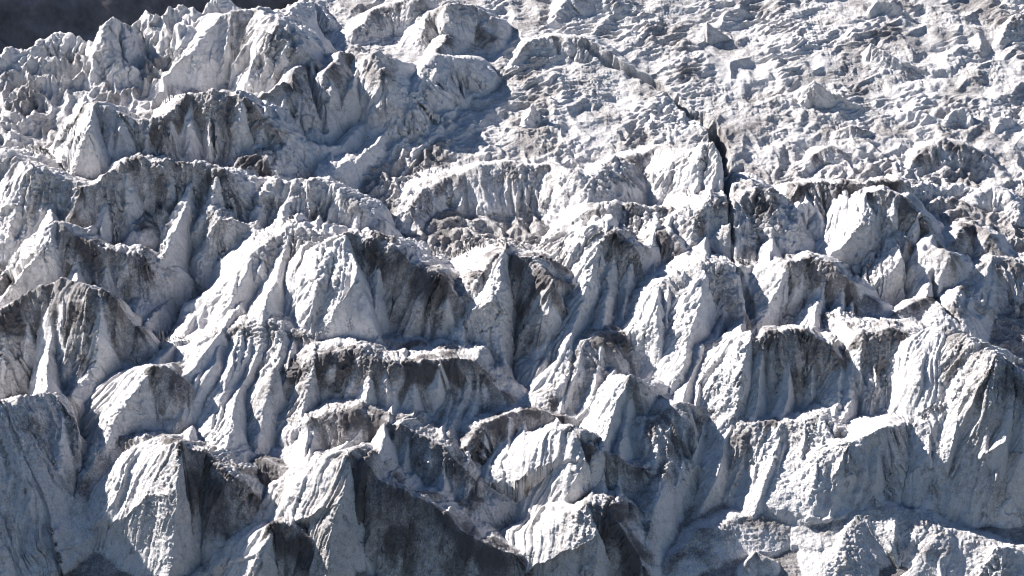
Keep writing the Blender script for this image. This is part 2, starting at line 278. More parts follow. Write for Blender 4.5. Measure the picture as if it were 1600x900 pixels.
F('white_giant', [(1478, 512, 116), (1512, 600, 116), (1548, 705, 116)], drop=.64, tf=46, tb=70, fl=0.50, lam=3.6, dirt_shade=0.03)
F('middle_wall', [(755, 425, 110), (790, 393, 170), (830, 405, 160), (866, 440, 125), (882, 482, 70)], tf=78, tb=30, fl=0.24, lam=4.2, dirt_shade=0.60, skirt=.25, face=.55)
F('middle_wall', [(790, 395, 70), (778, 470, 70), (788, 562, 70)], drop=.64, tf=50, tb=72, fl=0.35, lam=3.2, dirt_shade=0.04)
F('arch', [(970, 597, 87), (984, 589, 116), (998, 602, 105), (1010, 648, 50)], tf=74, tb=30, fl=0.24, lam=4.2, dirt_shade=0.40, skirt=.25, face=.55)
F('arch', [(984, 591, 70), (960, 645, 70), (940, 704, 70)], drop=.64, tf=48, tb=74, fl=0.35, lam=3.2, dirt_shade=0.03)
F('gray_hood', [(224, 581, 92), (238, 573, 122), (270, 578, 118), (296, 598, 95), (352, 652, 25)], tf=74, tb=30, fl=0.24, lam=4.2, dirt_shade=0.60, skirt=.25, face=.55)
F('gray_hood', [(238, 575, 70), (205, 620, 70), (165, 696, 70)], drop=.64, tf=46, tb=70, fl=0.35, lam=3.2, dirt_shade=0.07)
F('alcove_left', [(1160, 531, 96), (1174, 523, 128), (1215, 521, 136), (1262, 522, 132), (1302, 536, 115), (1326, 572, 80), (1336, 622, 30)], tf=78, tb=30, fl=0.24, lam=4.2, dirt_shade=0.60, skirt=.25, face=.55)
F('alcove_left', [(1174, 525, 80), (1160, 580, 80), (1148, 648, 80)], drop=.64, tf=48, tb=72, fl=0.35, lam=3.2, dirt_shade=0.07)
F('round_dome', [(1338, 311, 69), (1352, 303, 92), (1382, 295, 94), (1408, 308, 84), (1440, 340, 60), (1476, 390, 20)], tf=74, tb=30, fl=0.24, lam=4.2, dirt_shade=0.50, skirt=.25, face=.55)
F('round_dome', [(1352, 305, 70), (1362, 345, 70), (1364, 394, 70)], drop=.64, tf=48, tb=74, fl=0.35, lam=3.2, dirt_shade=0.06)
F('gray_summit', [(74, 355, 82), (88, 347, 110), (112, 364, 100), (150, 384, 90), (222, 396, 70)], tf=74, tb=30, fl=0.24, lam=4.2, dirt_shade=0.60, skirt=.25, face=.55)
F('gray_summit', [(88, 349, 70), (62, 395, 70), (24, 448, 70)], drop=.64, tf=56, tb=74, fl=0.35, lam=3.2, dirt_shade=0.15)
F('fin_summit', [(136, 165, 90), (150, 157, 120), (166, 166, 115), (186, 178, 100)], tf=74, tb=30, fl=0.24, lam=4.2, dirt_shade=0.35, skirt=.25, face=.55)
F('fin_summit', [(150, 159, 90), (138, 210, 90), (116, 268, 90)], drop=.64, tf=60, tb=74, fl=0.35, lam=3.2, dirt_shade=0.03)
F('hooded', [(1218, 420, 75), (1232, 412, 100), (1270, 401, 104), (1300, 414, 96), (1326, 442, 66), (1338, 482, 24)], tf=74, tb=30, fl=0.32, lam=3.4, dirt_shade=0.65, skirt=.25, face=.55)
F('hooded', [(1232, 414, 60), (1210, 460, 60), (1190, 502, 60)], drop=.64, tf=46, tb=70, fl=0.45, lam=2.6, dirt_shade=0.15)
F('ice_crown', [(1382, 369, 69), (1396, 361, 92), (1412, 374, 84), (1432, 388, 74), (1484, 396, 60)], tf=74, tb=30, fl=0.35, lam=3.1, dirt_shade=0.40, skirt=.25, face=.55)
F('ice_crown', [(1396, 363, 70), (1408, 405, 70), (1410, 455, 70)], drop=.64, tf=46, tb=72, fl=0.50, lam=2.4, dirt_shade=0.06)
F('white_summit', [(286, 294, 90), (300, 286, 120), (320, 302, 105), (344, 345, 65), (394, 352, 40)], tf=74, tb=30, fl=0.24, lam=3.4, dirt_shade=0.25, skirt=.25, face=.55)
F('white_summit', [(300, 288, 80), (282, 340, 80), (252, 404, 80)], drop=.64, tf=62, tb=74, fl=0.35, lam=2.6, dirt_shade=0.02)
F('great_dome', [(332, 32, 84), (346, 24, 112), (362, 20, 118), (402, 14, 118), (440, 38, 110), (472, 74, 80), (492, 100, 45)], tf=66, tb=30, fl=.5, lam=3.4, dirt_shade=0.30, skirt=.25)
F('great_dome', [(346, 26, 80), (304, 80, 80), (262, 128, 80)], drop=.64, tf=44, tb=60, fl=.5, lam=2.6, dirt_shade=0.06)
F('white_flank', [(300, 430, 36), (240, 490, 36), (170, 570, 36)], drop=.8, tf=48, tb=62, fl=.4, lam=2.6, dirt_shade=.1)
F('white_flank', [(350, 432, 36), (290, 520, 36), (220, 605, 36)], drop=.8, tf=48, tb=62, fl=.4, lam=2.6, dirt_shade=.1)
F('white_flank', [(398, 440, 36), (345, 520, 36), (275, 600, 36)], drop=.8, tf=48, tb=62, fl=.4, lam=2.6, dirt_shade=.1)
F('left_steps', [(352, 520, 40), (322, 590, 40), (292, 660, 40)], drop=.8, tf=48, tb=62, fl=.4, lam=2.6, dirt_shade=.1)
F('left_steps', [(415, 510, 40), (380, 600, 40), (352, 700, 40)], drop=.8, tf=48, tb=62, fl=.4, lam=2.6, dirt_shade=.1)
F('fluted_flank', [(655, 150, 40), (602, 205, 40), (556, 258, 40)], drop=.8, tf=46, tb=58, fl=.4, lam=2.2, dirt_shade=.05)
F('fluted_flank', [(692, 152, 40), (640, 210, 40), (590, 266, 40)], drop=.8, tf=46, tb=58, fl=.4, lam=2.2, dirt_shade=.05)
F('fluted_flank', [(640, 118, 40), (590, 170, 40), (535, 228, 40)], drop=.8, tf=46, tb=58, fl=.4, lam=2.2, dirt_shade=.05)
F('fluted_flank', [(720, 160, 40), (672, 222, 40), (628, 272, 40)], drop=.8, tf=46, tb=58, fl=.4, lam=2.2, dirt_shade=.05)

# melt ribs hanging from the crests of the fluted walls
_rng = np.random.RandomState(5)
def melt_ribs(thing, step, lean, reach, prob=.8, dirt_shade=.1):
    for f in [q for q in FEATS if q['thing'] == thing and q['drop'] is None]:
        p = f['pts']
        for (x0, y0, h0), (x1, y1, h1) in zip(p[:-1], p[1:]):
            n = max(1, int(round(abs(x1 - x0) / step)))
            for i in range(n):
                if _rng.rand() > prob:
                    continue
                u = (i + _rng.uniform(.15, .85)) / n
                x, y, h = x0 + (x1 - x0) * u, y0 + (y1 - y0) * u, h0 + (h1 - h0) * u
                if h < 24 or y > 800:
                    continue
                L = h * reach * _rng.uniform(.6, 1.1)
                ln = lean * _rng.uniform(.4, 1.6)
                st_ = y + h * _rng.uniform(.05, .25)
                R_ = max(9, step * _rng.uniform(.4, .75))
                F(thing, [(x, st_, R_), (x - ln * L * .45, st_ + L * .5, R_), (x - ln * L, st_ + L, R_)], drop=.8,
                  tf=_rng.uniform(46, 58), tb=_rng.uniform(60, 70), fl=.4, lam=2.2, dirt_shade=dirt_shade)
                FEATS[-1]['melt'] = True
for a_ in (('dirty_curtain', 20, .12, .8), ('under_cliff', 22, .15, .8), ('broad_hump', 26, .25, .8), ('cliff_band', 22, .08, .8),
           ('column', 24, .1, .7), ('right_column', 20, .1, .8), ('hooded', 24, .15, .8), ('dark_wall', 30, .15, .7), ('long_dark_wall', 30, .1, .7),
           ('blue_wall', 26, .15, .8), ('gray_bench', 34, .1, .8), ('dark_terrace', 32, .12, .8), ('low_arch', 34, .15, .75), ('fluted_wall', 26, .22, .8),
           ('tuft_cliff', 24, .2, .85), ('lower_organ', 18, .15, .85), ('gray_dome', 20, .15, .8), ('jagged_wall', 26, .25, .9), ('far_right_flutes', 24, .2, .8),
           ('snowy_wall', 22, .2, .8), ('ribbed', 20, .08, .8), ('pale_block', 20, .1, .8), ('great_dome', 26, .25, .7), ('knobbly', 22, .2, .8),
           ('small_cap', 22, .15, .8), ('pale_tooth', 20, .1, .9), ('white_organ', 24, .15, .9), ('shelf', 28, .15, .8), ('alcove_left', 40, .1, .8),
           ('alcove_right', 30, .1, .8), ('white_giant', 34, .15, .9), ('gray_hood', 24, .25, .8), ('arch', 18, .15, .8), ('fin_summit', 20, .15, .8),
           ('split_horn', 22, .1, .8), ('round_dome', 24, .1, .7), ('ice_crown', 20, .1, .9), ('left_steps', 30, .35, .8), ('gray_summit', 34, .3, .6),
           ('great_tooth', 40, .1, .8), ('middle_wall', 44, .05, .8), ('pale_spur', 30, .3, .6), ('shaded_wall', 34, .12, .7), ('peak_mid', 26, .1, .8), ('step_back', 24, .1, .8), ('brow', 26, .15, .8), ('round_mound', 50, .15, .6)):
    melt_ribs(*a_)

THINGS = {}
def T(key, name, label, cat, group):
    THINGS[key] = (name, label, cat, group)
T('hump', 'serac', 'broad humped serac with white left flank and dark right face at the lower left corner', 'serac', 'seracs of the icefall')
T('skirt_mound', 'ice_mound', 'low smooth pale mound at the bottom edge between two dark serac faces', 'ice mound', 'ice mounds on the glacier')
T('front_tooth', 'serac', 'small grey capped tooth at the bottom edge in front of the widest dark bowl', 'serac', 'seracs of the icefall')
T('big_bowl', 'serac', 'wide serac with a huge smooth dark bowl falling right, at the bottom left of centre', 'serac', 'seracs of the icefall')
T('dark_block', 'serac', 'squat dirty-topped block with a dark right face at the bottom centre', 'serac', 'seracs of the icefall')
T('knob', 'ice_boulder', 'small round grey ice boulder behind the squat block at the bottom centre', 'ice boulder', 'ice boulders')
T('peak_mid', 'serac', 'pointed grey peak with a long ribbed left flank, behind the squat bottom centre block', 'serac', 'seracs of the icefall')
T('pale_spur', 'ice_ridge', 'narrow pale spur running down beside the squat block at the bottom centre', 'ice ridge', 'ice ridges of the icefall')
T('fluted_wall', 'ice_cliff', 'wide white organ-pipe cliff above the dusty mound, lower right of centre', 'ice cliff', 'ice cliffs of the icefall')
T('dust_mound', 'ice_mound', 'grey gritty mound at the foot of the wide organ-pipe cliff', 'ice mound', 'ice mounds on the glacier')
T('round_mound', 'ice_mound', 'long rounded dusty mound along the bottom right edge with dark pockets', 'ice mound', 'ice mounds on the glacier')
T('white_corner', 'ice_block', 'bright white crumbly block in the bottom right corner', 'ice block', 'ice blocks on the glacier')
T('pit_block', 'ice_block', 'little dark-hollowed block on the gritty mound at the bottom edge', 'ice block', 'ice blocks on the glacier')
T('white_giant', 'serac', 'largest right-hand serac with a bright ribbed left flank and a blue shaded side', 'serac', 'seracs of the icefall')
T('shelf', 'ice_cliff', 'shaded blue cliff under a bright ledge, left of the largest right-hand serac', 'ice cliff', 'ice cliffs of the icefall')
T('right_edge', 'ice_ridge', 'bright sliver of ice at the right edge beside the largest right-hand serac', 'ice ridge', 'ice ridges of the icefall')
T('alcove_left', 'ice_cliff', 'dark grey streaked alcove cliff with a white rib on its left, right of centre', 'ice cliff', 'ice cliffs of the icefall')
T('alcove_right', 'ice_cliff', 'dark alcove cliff tucked against the left flank of the largest right-hand serac', 'ice cliff', 'ice cliffs of the icefall')
T('white_organ', 'serac', 'tall white fluted serac standing over the left of the two dark alcoves', 'serac', 'seracs of the icefall')
T('lower_organ', 'serac', 'small brown-tufted fluted serac at the foot of the tall white fluted one', 'serac', 'seracs of the icefall')
T('arch', 'serac', 'lone arch-shaped serac with a dark right side, low in the centre', 'serac', 'seracs of the icefall')
T('tuft_cliff', 'ice_cliff', 'fluted cliff with dark tufts along its lip, below the pale central tooth', 'ice cliff', 'ice cliffs of the icefall')
T('pale_tooth', 'serac', 'pale tooth with a very long ribbed left flank, right of the dark middle wall', 'serac', 'seracs of the icefall')
T('middle_wall', 'ice_cliff', 'dark upright wall in the middle with one white strip on its left end', 'ice cliff', 'ice cliffs of the icefall')
T('great_tooth', 'serac', 'great sharp tooth with a white left face and a long dark right face', 'serac', 'seracs of the icefall')
T('gray_pile', 'ice_mound', 'grey rubble pile on the ledge above the dark alcove by the right-hand giant', 'ice mound', 'ice mounds on the glacier')
T('small_dome', 'ice_mound', 'small grey dome on the ledge at the foot of the great sharp tooth', 'ice mound', 'ice mounds on the glacier')
T('step_back', 'ice_ridge', 'thin dark-fronted step of ice just behind the long dirty terrace', 'ice ridge', 'ice ridges of the icefall')
T('dark_terrace', 'ice_cliff', 'long dirty terrace cliff with a dark front below the great sharp tooth', 'ice cliff', 'ice cliffs of the icefall')
T('left_steps', 'ice_ridge', 'fluted steps of ice running down left from the long dirty terrace', 'ice ridge', 'ice ridges of the icefall')
T('low_arch', 'ice_cliff', 'low arched cliff under the long dirty terrace with a hollow dark front', 'ice cliff', 'ice cliffs of the icefall')
T('gray_dome', 'serac', 'rounded grey fluted dome at the right end of the long dirty terrace', 'serac', 'seracs of the icefall')
T('brow', 'ice_ridge', 'dusty brow-like ridge right of the low arched cliff, dark underneath', 'ice ridge', 'ice ridges of the icefall')
T('gray_hood', 'serac', 'grey hooded serac with white fins on its left, behind the broad hump', 'serac', 'seracs of the icefall')
T('shaded_wall', 'ice_cliff', 'tall bluish grey wall at the left edge beside the broad hump', 'ice cliff', 'ice cliffs of the icefall')
T('white_flank', 'ice_ridge', 'long white fluted flank sliding down left into the shaded valley', 'ice ridge', 'ice ridges of the icefall')
T('jagged_wall', 'serac', 'jagged many-pointed wall directly left of the great sharp tooth', 'serac', 'seracs of the icefall')
T('gray_summit', 'serac', 'grey peaked summit near the left edge above the pillared bench', 'serac', 'seracs of the icefall')
T('gray_bench', 'ice_cliff', 'dark bench with pale pillars on its face near the left edge', 'ice cliff', 'ice cliffs of the icefall')
T('white_summit', 'ice_pinnacle', 'pure white horned pinnacle in front of the long dark wall, upper left', 'ice pinnacle', 'ice pinnacles of the icefall')
T('gray_lump', 'ice_block', 'small grey lump just left of the pure white horned pinnacle', 'ice block', 'ice blocks on the glacier')
T('blue_wall', 'ice_cliff', 'bluish spiky wall cut by the left edge above the grey peaked summit', 'ice cliff', 'ice cliffs of the icefall')
T('dark_wall', 'ice_cliff', 'long dark wall with a white crumbly crest behind the white horned pinnacle', 'ice cliff', 'ice cliffs of the icefall')
T('capped_block', 'ice_block', 'brown-capped block at the right end of the long crumbly-crested dark wall', 'ice block', 'ice blocks on the glacier')
T('pale_block', 'ice_block', 'pale flat-topped block above the knobbly heap, right of the brown-capped block', 'ice block', 'ice blocks on the glacier')
T('knobbly', 'serac', 'knobbly heap of rounded ice fingers above the jagged wall', 'serac', 'seracs of the icefall')
T('fin_summit', 'ice_pinnacle', 'white fin standing at the left end of the long wavy dark cliff', 'ice pinnacle', 'ice pinnacles of the icefall')
T('long_dark_wall', 'ice_cliff', 'long wavy dark cliff below the great speckled dome, upper left', 'ice cliff', 'ice cliffs of the icefall')
T('split_horn', 'ice_pinnacle', 'split dark horn between the great speckled dome and the ribbed columns', 'ice pinnacle', 'ice pinnacles of the icefall')
T('great_dome', 'serac', 'great speckled blue-shaded dome just under the skyline, upper left', 'serac', 'seracs of the icefall')
T('ribbed', 'serac', 'ribbed dark columns right of the split horn', 'serac', 'seracs of the icefall')
T('snowy_wall', 'ice_cliff', 'snowy lumpy wall right of the ribbed dark columns', 'ice cliff', 'ice cliffs of the icefall')
T('striped_apron', 'ice_mound', 'gently sloping striped ledge between the dark bowl and the pointed grey peak', 'ice mound', 'ice mounds on the glacier')
T('fluted_flank', 'ice_ridge', 'white slanting flank below the snowy lumpy wall', 'ice ridge', 'ice ridges of the icefall')
T('rim', 'ice_ridge', 'right-hand stretch of white ridge against the dark mountain', 'ice ridge', 'ice ridges of the icefall')
T('hollow', 'ice_ridge', 'curved ridge round a blue hollow at the top edge, left of centre', 'ice ridge', 'ice ridges of the icefall')
T('gray_cheek', 'serac', 'smooth grey-faced serac at the top edge, right of the curved blue hollow', 'serac', 'seracs of the icefall')
T('second_cheek', 'ice_block', 'dirty block directly under the smooth grey-faced serac near the top edge', 'ice block', 'ice blocks on the glacier')
T('white_wedge', 'ice_block', 'smooth pale wedge cut by the top edge near the middle', 'ice block', 'ice blocks on the glacier')
T('ribbed_step', 'ice_cliff', 'low ribbed step trailing off right into a thin dark crack near the top', 'ice cliff', 'ice cliffs of the icefall')
T('tiny_horn', 'ice_pinnacle', 'tiny white horn alone below the low ribbed step', 'ice pinnacle', 'ice pinnacles of the icefall')
T('dirty_curtain', 'ice_cliff', 'wide dirty curtain of fluted ice above the dark middle wall', 'ice cliff', 'ice cliffs of the icefall')
T('broad_hump', 'serac', 'broad dirty hump left of the deep black crevasse', 'serac', 'seracs of the icefall')
T('under_cliff', 'ice_cliff', 'fluted band of ice below the broad dirty hump', 'ice cliff', 'ice cliffs of the icefall')
T('small_cap', 'serac', 'small capped serac under the fluted band, right of the pale central tooth', 'serac', 'seracs of the icefall')
T('column', 'ice_tower', "smooth upright column touching the left side of the crevasse's lower end", 'ice tower', 'ice towers beside the crevasse')
T('right_column', 'ice_tower', "fluted upright column touching the right side of the crevasse's lower end", 'ice tower', 'ice towers beside the crevasse')
T('blue_fin', 'ice_shard', 'thin blue fin leaning into the top of the deep black crevasse', 'ice shard', 'lone ice shards')
T('cliff_band', 'ice_cliff', 'dark fluted band right of the crevasse, behind the brown-capped round dome', 'ice cliff', 'ice cliffs of the icefall')
T('blue_block', 'ice_block', 'small blue-white block in front of the dark fluted band right of the crevasse', 'ice block', 'ice blocks on the glacier')
T('round_dome', 'serac', 'round dome with a brown cap and dark right side, upper right', 'serac', 'seracs of the icefall')
T('ice_crown', 'serac', 'crown of blue-white points in front of the brown-capped round dome', 'serac', 'seracs of the icefall')
T('dark_cap', 'ice_mound', 'small dark-capped mound right of the crown of blue-white points', 'ice mound', 'ice mounds on the glacier')
T('hooded', 'serac', 'dark hooded serac standing above the left of the two dark alcoves', 'serac', 'seracs of the icefall')
T('far_right_flutes', 'serac', 'pale fluted serac cut by the right edge above the largest right-hand serac', 'serac', 'seracs of the icefall')
T('dark_heap', 'ice_mound', 'dark rubble heap between the dark hooded serac and the crown of points', 'ice mound', 'ice mounds on the glacier')
T('blade_a', 'ice_shard', 'biggest lone blade on the choppy slope, upper right', 'ice shard', 'lone ice shards')
T('blade_b', 'ice_shard', 'second lone blade, farther up the choppy slope than the biggest one', 'ice shard', 'lone ice shards')
T('blade_c', 'ice_shard', 'stubby lone blade at the top edge above the other two blades', 'ice shard', 'lone ice shards')
T('white_boulder', 'ice_boulder', 'smooth white ice boulder right of the biggest lone blade', 'ice boulder', 'ice boulders')
T('snow_roll', 'ice_ridge', 'low white roll of ice just left of the smooth white boulder', 'ice ridge', 'ice ridges of the icefall')
T('wedge_block', 'ice_block', 'small tilted wedge right of the smooth white boulder', 'ice block', 'ice blocks on the glacier')
T('dark_crest', 'ice_ridge', 'broken dark crest below the smooth white boulder, far right', 'ice ridge', 'ice ridges of the icefall')
T('arch_crest', 'ice_ridge', 'small dark arched crest between the crevasse and the broken dark crest', 'ice ridge', 'ice ridges of the icefall')
T('low_crest', 'ice_ridge', 'low broken crest directly below the biggest lone blade', 'ice ridge', 'ice ridges of the icefall')
T('tip_top', 'ice_shard', 'small dark-sided tip near the top edge above the crevasse', 'ice shard', 'lone ice shards')
T('corner_crest', 'ice_ridge', 'rough grey crest cut by the right edge in the top right corner', 'ice ridge', 'ice ridges of the icefall')
T('white_row', 'ice_ridge', 'row of small bright white lumps behind the brown-capped round dome', 'ice ridge', 'ice ridges of the icefall')
T('edge_flutes', 'ice_block', 'white fluted block at the right end of the row of bright lumps', 'ice block', 'ice blocks on the glacier')
T('rim_a', 'ice_pinnacle', 'low ragged knobs at the far left end of the skyline', 'ice pinnacle', 'ice pinnacles of the icefall')
T('rim_b', 'ice_pinnacle', 'ragged white hump on the skyline next to the far left knobs', 'ice pinnacle', 'ice pinnacles of the icefall')
T('rim_c', 'ice_pinnacle', 'upright white head on the skyline left of the large pitted dome', 'ice pinnacle', 'ice pinnacles of the icefall')
T('rim_d', 'ice_pinnacle', 'large pitted white dome on the skyline against the dark mountain', 'ice pinnacle', 'ice pinnacles of the icefall')
T('rim_e', 'ice_pinnacle', 'small lumpy crest on the skyline right of the large pitted dome', 'ice pinnacle', 'ice pinnacles of the icefall')
T('rim_f', 'ice_pinnacle', 'white knob touching the top edge above the great speckled dome', 'ice pinnacle', 'ice pinnacles of the icefall')
T('needle', 'ice_pinnacle', 'slim needle standing in front of the upright white skyline head', 'ice pinnacle', 'ice pinnacles of the icefall')
T('pale_lobe', 'ice_pinnacle', 'smooth pale lobe on the left shoulder of the great speckled dome', 'ice pinnacle', 'ice pinnacles of the icefall')
T('cone', 'ice_pinnacle', 'small smooth white cone at the foot of the slim needle', 'ice pinnacle', 'ice pinnacles of the icefall')


def warp(s, t):
    ws = 1.5 * noise2(s / 13.0, t / 15.0, 901) + .7 * noise2(s / 5.0, t / 6.0, 902)
    wt = 2.0 * noise2(s / 13.0, t / 15.0, 903) + 1.0 * noise2(s / 5.0, t / 6.0, 904)
    return s + ws, t + wt

def feat_eval(f, s, t, want_dirt_shade=False):
    """height of one feature over the slope at warped (s, t), and its grime with painted face shade"""
    ps, pt, pa, pb = f['s'], f['t'], f['A'], f['B']
    best = np.full(s.shape, 1e9, np.float32)
    lat = np.zeros(s.shape, np.float32); side = np.zeros_like(lat); A = np.zeros_like(lat); B = np.zeros_like(lat); tang = np.zeros_like(lat)
    acc = 0.0
    for i in range(len(ps) - 1):
        ds, dt = ps[i + 1] - ps[i], pt[i + 1] - pt[i]
        ln = math.hypot(ds, dt) + 1e-6
        es, et = ds / ln, dt / ln
        qs, qt = s - ps[i], t - pt[i]
        u = np.clip(qs * es + qt * et, 0, ln)
        ns_, nt_ = qs - u * es, qt - u * et
        d = np.sqrt(ns_ * ns_ + nt_ * nt_)
        m = d < best
        best = np.where(m, d, best)
        lat = np.where(m, acc + u, lat)
        dd = np.maximum(d, 1e-3)
        side = np.where(m, (ns_ * et - nt_ * es) / dd, side)      # right-hand normal: towards the camera for left-to-right crests
        tang = np.where(m, (ns_ * es + nt_ * et) / dd, tang)
        A = np.where(m, pa[i] + (pa[i + 1] - pa[i]) * u / ln, A)
        B = np.where(m, pb[i] + (pb[i + 1] - pb[i]) * u / ln, B)
        acc += ln
    Rr = .35 * f['Hm']
    A = A - B
    lat = lat + .9 * noise2(s / 5.0, t / 5.0, f['seed'] + 12) + .35 * noise2(s / 1.7, t / 1.7, f['seed'] + 13)
    lat2 = (lat + np.arcsin(np.clip(tang, -1, 1)) * Rr - f['skew'] * best) / math.sqrt(1 + f['skew'] ** 2)
    sd_, lm = f['seed'], f['lam']
    A = A * (1 + f['rag'] * (noise2(lat2 / 6.0, best * 0 + .5, sd_) + .7 * noise2(lat2 / 2.2, best * 0 + .5, sd_ + 1)
                             + .4 * noise2(lat2 / .9, best * .2, sd_ + 2)))
    A = np.maximum(A, .05)
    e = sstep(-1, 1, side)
    tf, tb = math.tan(R(f['tf'])), math.tan(R(f['tb']))
    w = A / tb * (tb / tf) ** e
    cl = np.maximum(0, -tang)
    w = w * (1 + f['skirt'] * cl)
    w0 = w * 1.0
    n1 = .55 - 1.7 * np.abs(noise2(lat2 / (lm * 4.2), best / (lm * 16), sd_ + 3)) + .35 * noise2(lat2 / (lm * 2.1), best / (lm * 9), sd_ + 10)
    n2 = 1 - 2.6 * np.abs(noise2(lat2 / lm, best / (lm * 8) + 5, sd_ + 4))
    n3 = noise2(lat2 / (lm * .42), best / (lm * 3.5), sd_ + 5)
    n4 = 1 - 2.4 * np.abs(noise2(lat2 / (lm * .21), best / (lm * 2.2), sd_ + 11))
    fe = .06 + .94 * e * e
    fm = f['fl'] * fe * (.12 + .88 * sstep(-.55, .45, noise2(lat2 / (lm * 5), best / (lm * 5), sd_ + 9)))
    fade = (1.1 if f['skew'] else 1.0) / (1 + best / (12.0 if f['skew'] else 24.0))
    fm = fm * fade
    w = w * np.maximum(.3, 1 + .8 * f['fl'] * n1 * fe * fade + fm * (f['fo'] * n2 + .5 * n3 + .16 * n4))
    r = best / w
    rc = np.clip(r, 0, 1)
    af = 1.12 + (.62 * (f['a'] - 1.5) + .13) * e
    be_ = 1 + (f['b'] - 1) * e + .35 * cl * (f['skirt'] > 0)
    h = B + A * (1 - rc ** af) ** be_
    h = h - np.maximum(best - w0, 0) * f['dec']
    if not want_dirt_shade:
        return h
    st = sstep(-.15, .55, noise2(lat2 / (lm * .55), best / (lm * 6) + 2, sd_ + 6) + .6 * noise2(lat2 / (lm * 1.6), best / (lm * 9), sd_ + 7))
    cap = np.exp(-(r / .38) ** 2)
    pat = sstep(-.1, .5, noise2(lat2 / 7.0, best / 6.0, sd_ + 8))
    D = f['dirt_shade'] * (.85 * cap * (.45 + .55 * pat) + f['stk'] * st * (1 - rc) ** .7 * (.4 + .6 * pat) + .25 * pat) + f['face'] * f['dirt_shade'] * e * sstep(1.05, .75, rc) * (.55 + .45 * pat + .4 * (1 - rc))  # near face darkened further: part grime, part shade painted into the colour
    return h, D, cap * sstep(.05, .5, A / 10)

def bounds(f):
    pad = f['Hm'] / math.tan(R(min(f['tb'], f['tf']))) * 1.45 + 6 + max(f['B']) / f['dec']
    return min(f['s']) - pad, max(f['s']) + pad, min(f['t']) - pad, max(f['t']) + pad

DONE = []
def field(s, t):
    h = macro(t) - .5
    ws, wt = warp(s, t)
    s0, s1, t0, t1 = ws.min(), ws.max(), wt.min(), wt.max()
    for f in DONE:
        b = f['bb']
        if s1 < b[0] or s0 > b[1] or t1 < b[2] or t0 > b[3]:
            continue
        m = (ws > b[0]) & (ws < b[1]) & (wt > b[2]) & (wt < b[3])
        if m.any():
            h[m] = np.maximum(h[m], feat_eval(f, ws[m], wt[m]))
    return h

def surface_at(x, y):
    """height over the slope of what a photo ray meets so far"""
    hs = np.linspace(95, -6, 120)
    s, t = plane_at(x, y, hs)
    f = field(s, t)
    i = np.argmax(f >= hs) if (f >= hs).any() else len(hs) - 1
    return max(0.0, float(hs[i]))

def foot_level(x, y):
    hs = surface_at(x, y)
    m_ = hs
    for _ in range(6):                         # the bed where this ray meets it
        m_ = .5 * m_ + .5 * float(macro(plane_at(x, y, m_)[1]))
    return m_ + min(max(hs - m_, 0), EXC * metres_per_px(x, y)[0] / .2)
EXC = 7.0

def place(f, seen=None):
    A = []; B = []
    for n_, (x, y, H) in enumerate(f['pts']):
        if f['drop'] is None:
            mpp, ang = metres_per_px(x, y)
            foot = foot_level(x, y + H)
            B.append(foot); A.append(foot + f['k'] * H * mpp / math.cos(ang) / (1 + 1.2 * math.tan(ang) / math.tan(R(f['tf']))))
        else:
            if not A:
                A.append((max(surface_at(x, y + 3), surface_at(x, y + 10)) if seen is None else seen[0]) + .6)
                mpp, ang = metres_per_px(x, y); rib = H * mpp * 1.7
            else:
                x0, y0, _ = f['pts'][0]
                mpp, ang = metres_per_px(x, y)
                fr_ = (y - y0) / (f['pts'][-1][1] - y0)
                low = max(1.0, A[0] - (f['drop'] * .62 - .22 + .26 * (y - y0) / (f['pts'][-1][1] - y0)) * (y - y0) * mpp / math.cos(ang))
                A.append(max(low, (surface_at(x, y + 4) if seen is None else seen[n_]) + (.3 * (1 - fr_) + .08) * rib) if H < 115 and y < 860 else low)
            B.append(max(0.0, A[-1] - rib))
    f['A'] = A; f['B'] = B
    f['Hm'] = max(a_ - b_ for a_, b_ in zip(A, B))
    st = [plane_at(x, y, a_) for (x, y, _), a_ in zip(f['pts'], A)]
    f['s'] = [float(q[0]) for q in st]; f['t'] = [float(q[1]) for q in st]
    # the crest is traced on the unwarped slope: move it into warped coordinates
    w_ = warp(np.array(f['s']), np.array(f['t']))
    f['s'] = [float(v) for v in w_[0]]; f['t'] = [float(v) for v in w_[1]]
    f['bb'] = bounds(f)
    DONE.append(f)

def order(f):
    if f['drop'] is not None:
        return None
    return -max(y + .6 * H for x, y, H in f['pts'])
mains = sorted([f for f in FEATS if f['drop'] is None], key=order)
for f in mains:
    place(f)
    for g in FEATS:
        if g['drop'] is not None and not g.get('melt') and g['thing'] == f['thing'] and not g.get('placed') and \
           not any(m_['thing'] == f['thing'] and m_ not in DONE for m_ in mains):
            g['placed'] = True
            place(g)


# all melt ribs at once, over the finished walls
MELT = [g for g in FEATS if g.get('melt')]
xs = np.array([p[0] for g in MELT for p in g['pts']]); ys = np.array([p[1] for g in MELT for p in g['pts']])
hs = np.linspace(75, -2, 110)
ms, mt = plane_at(xs[:, None], ys[:, None] + 4, hs[None, :])
fm_ = field(ms.ravel(), mt.ravel()).reshape(ms.shape)
hit = np.maximum(0, hs[np.argmax(fm_ >= hs[None, :], axis=1)]).reshape(-1, 3)
for g, h3 in zip(MELT, hit):
    place(g, h3)
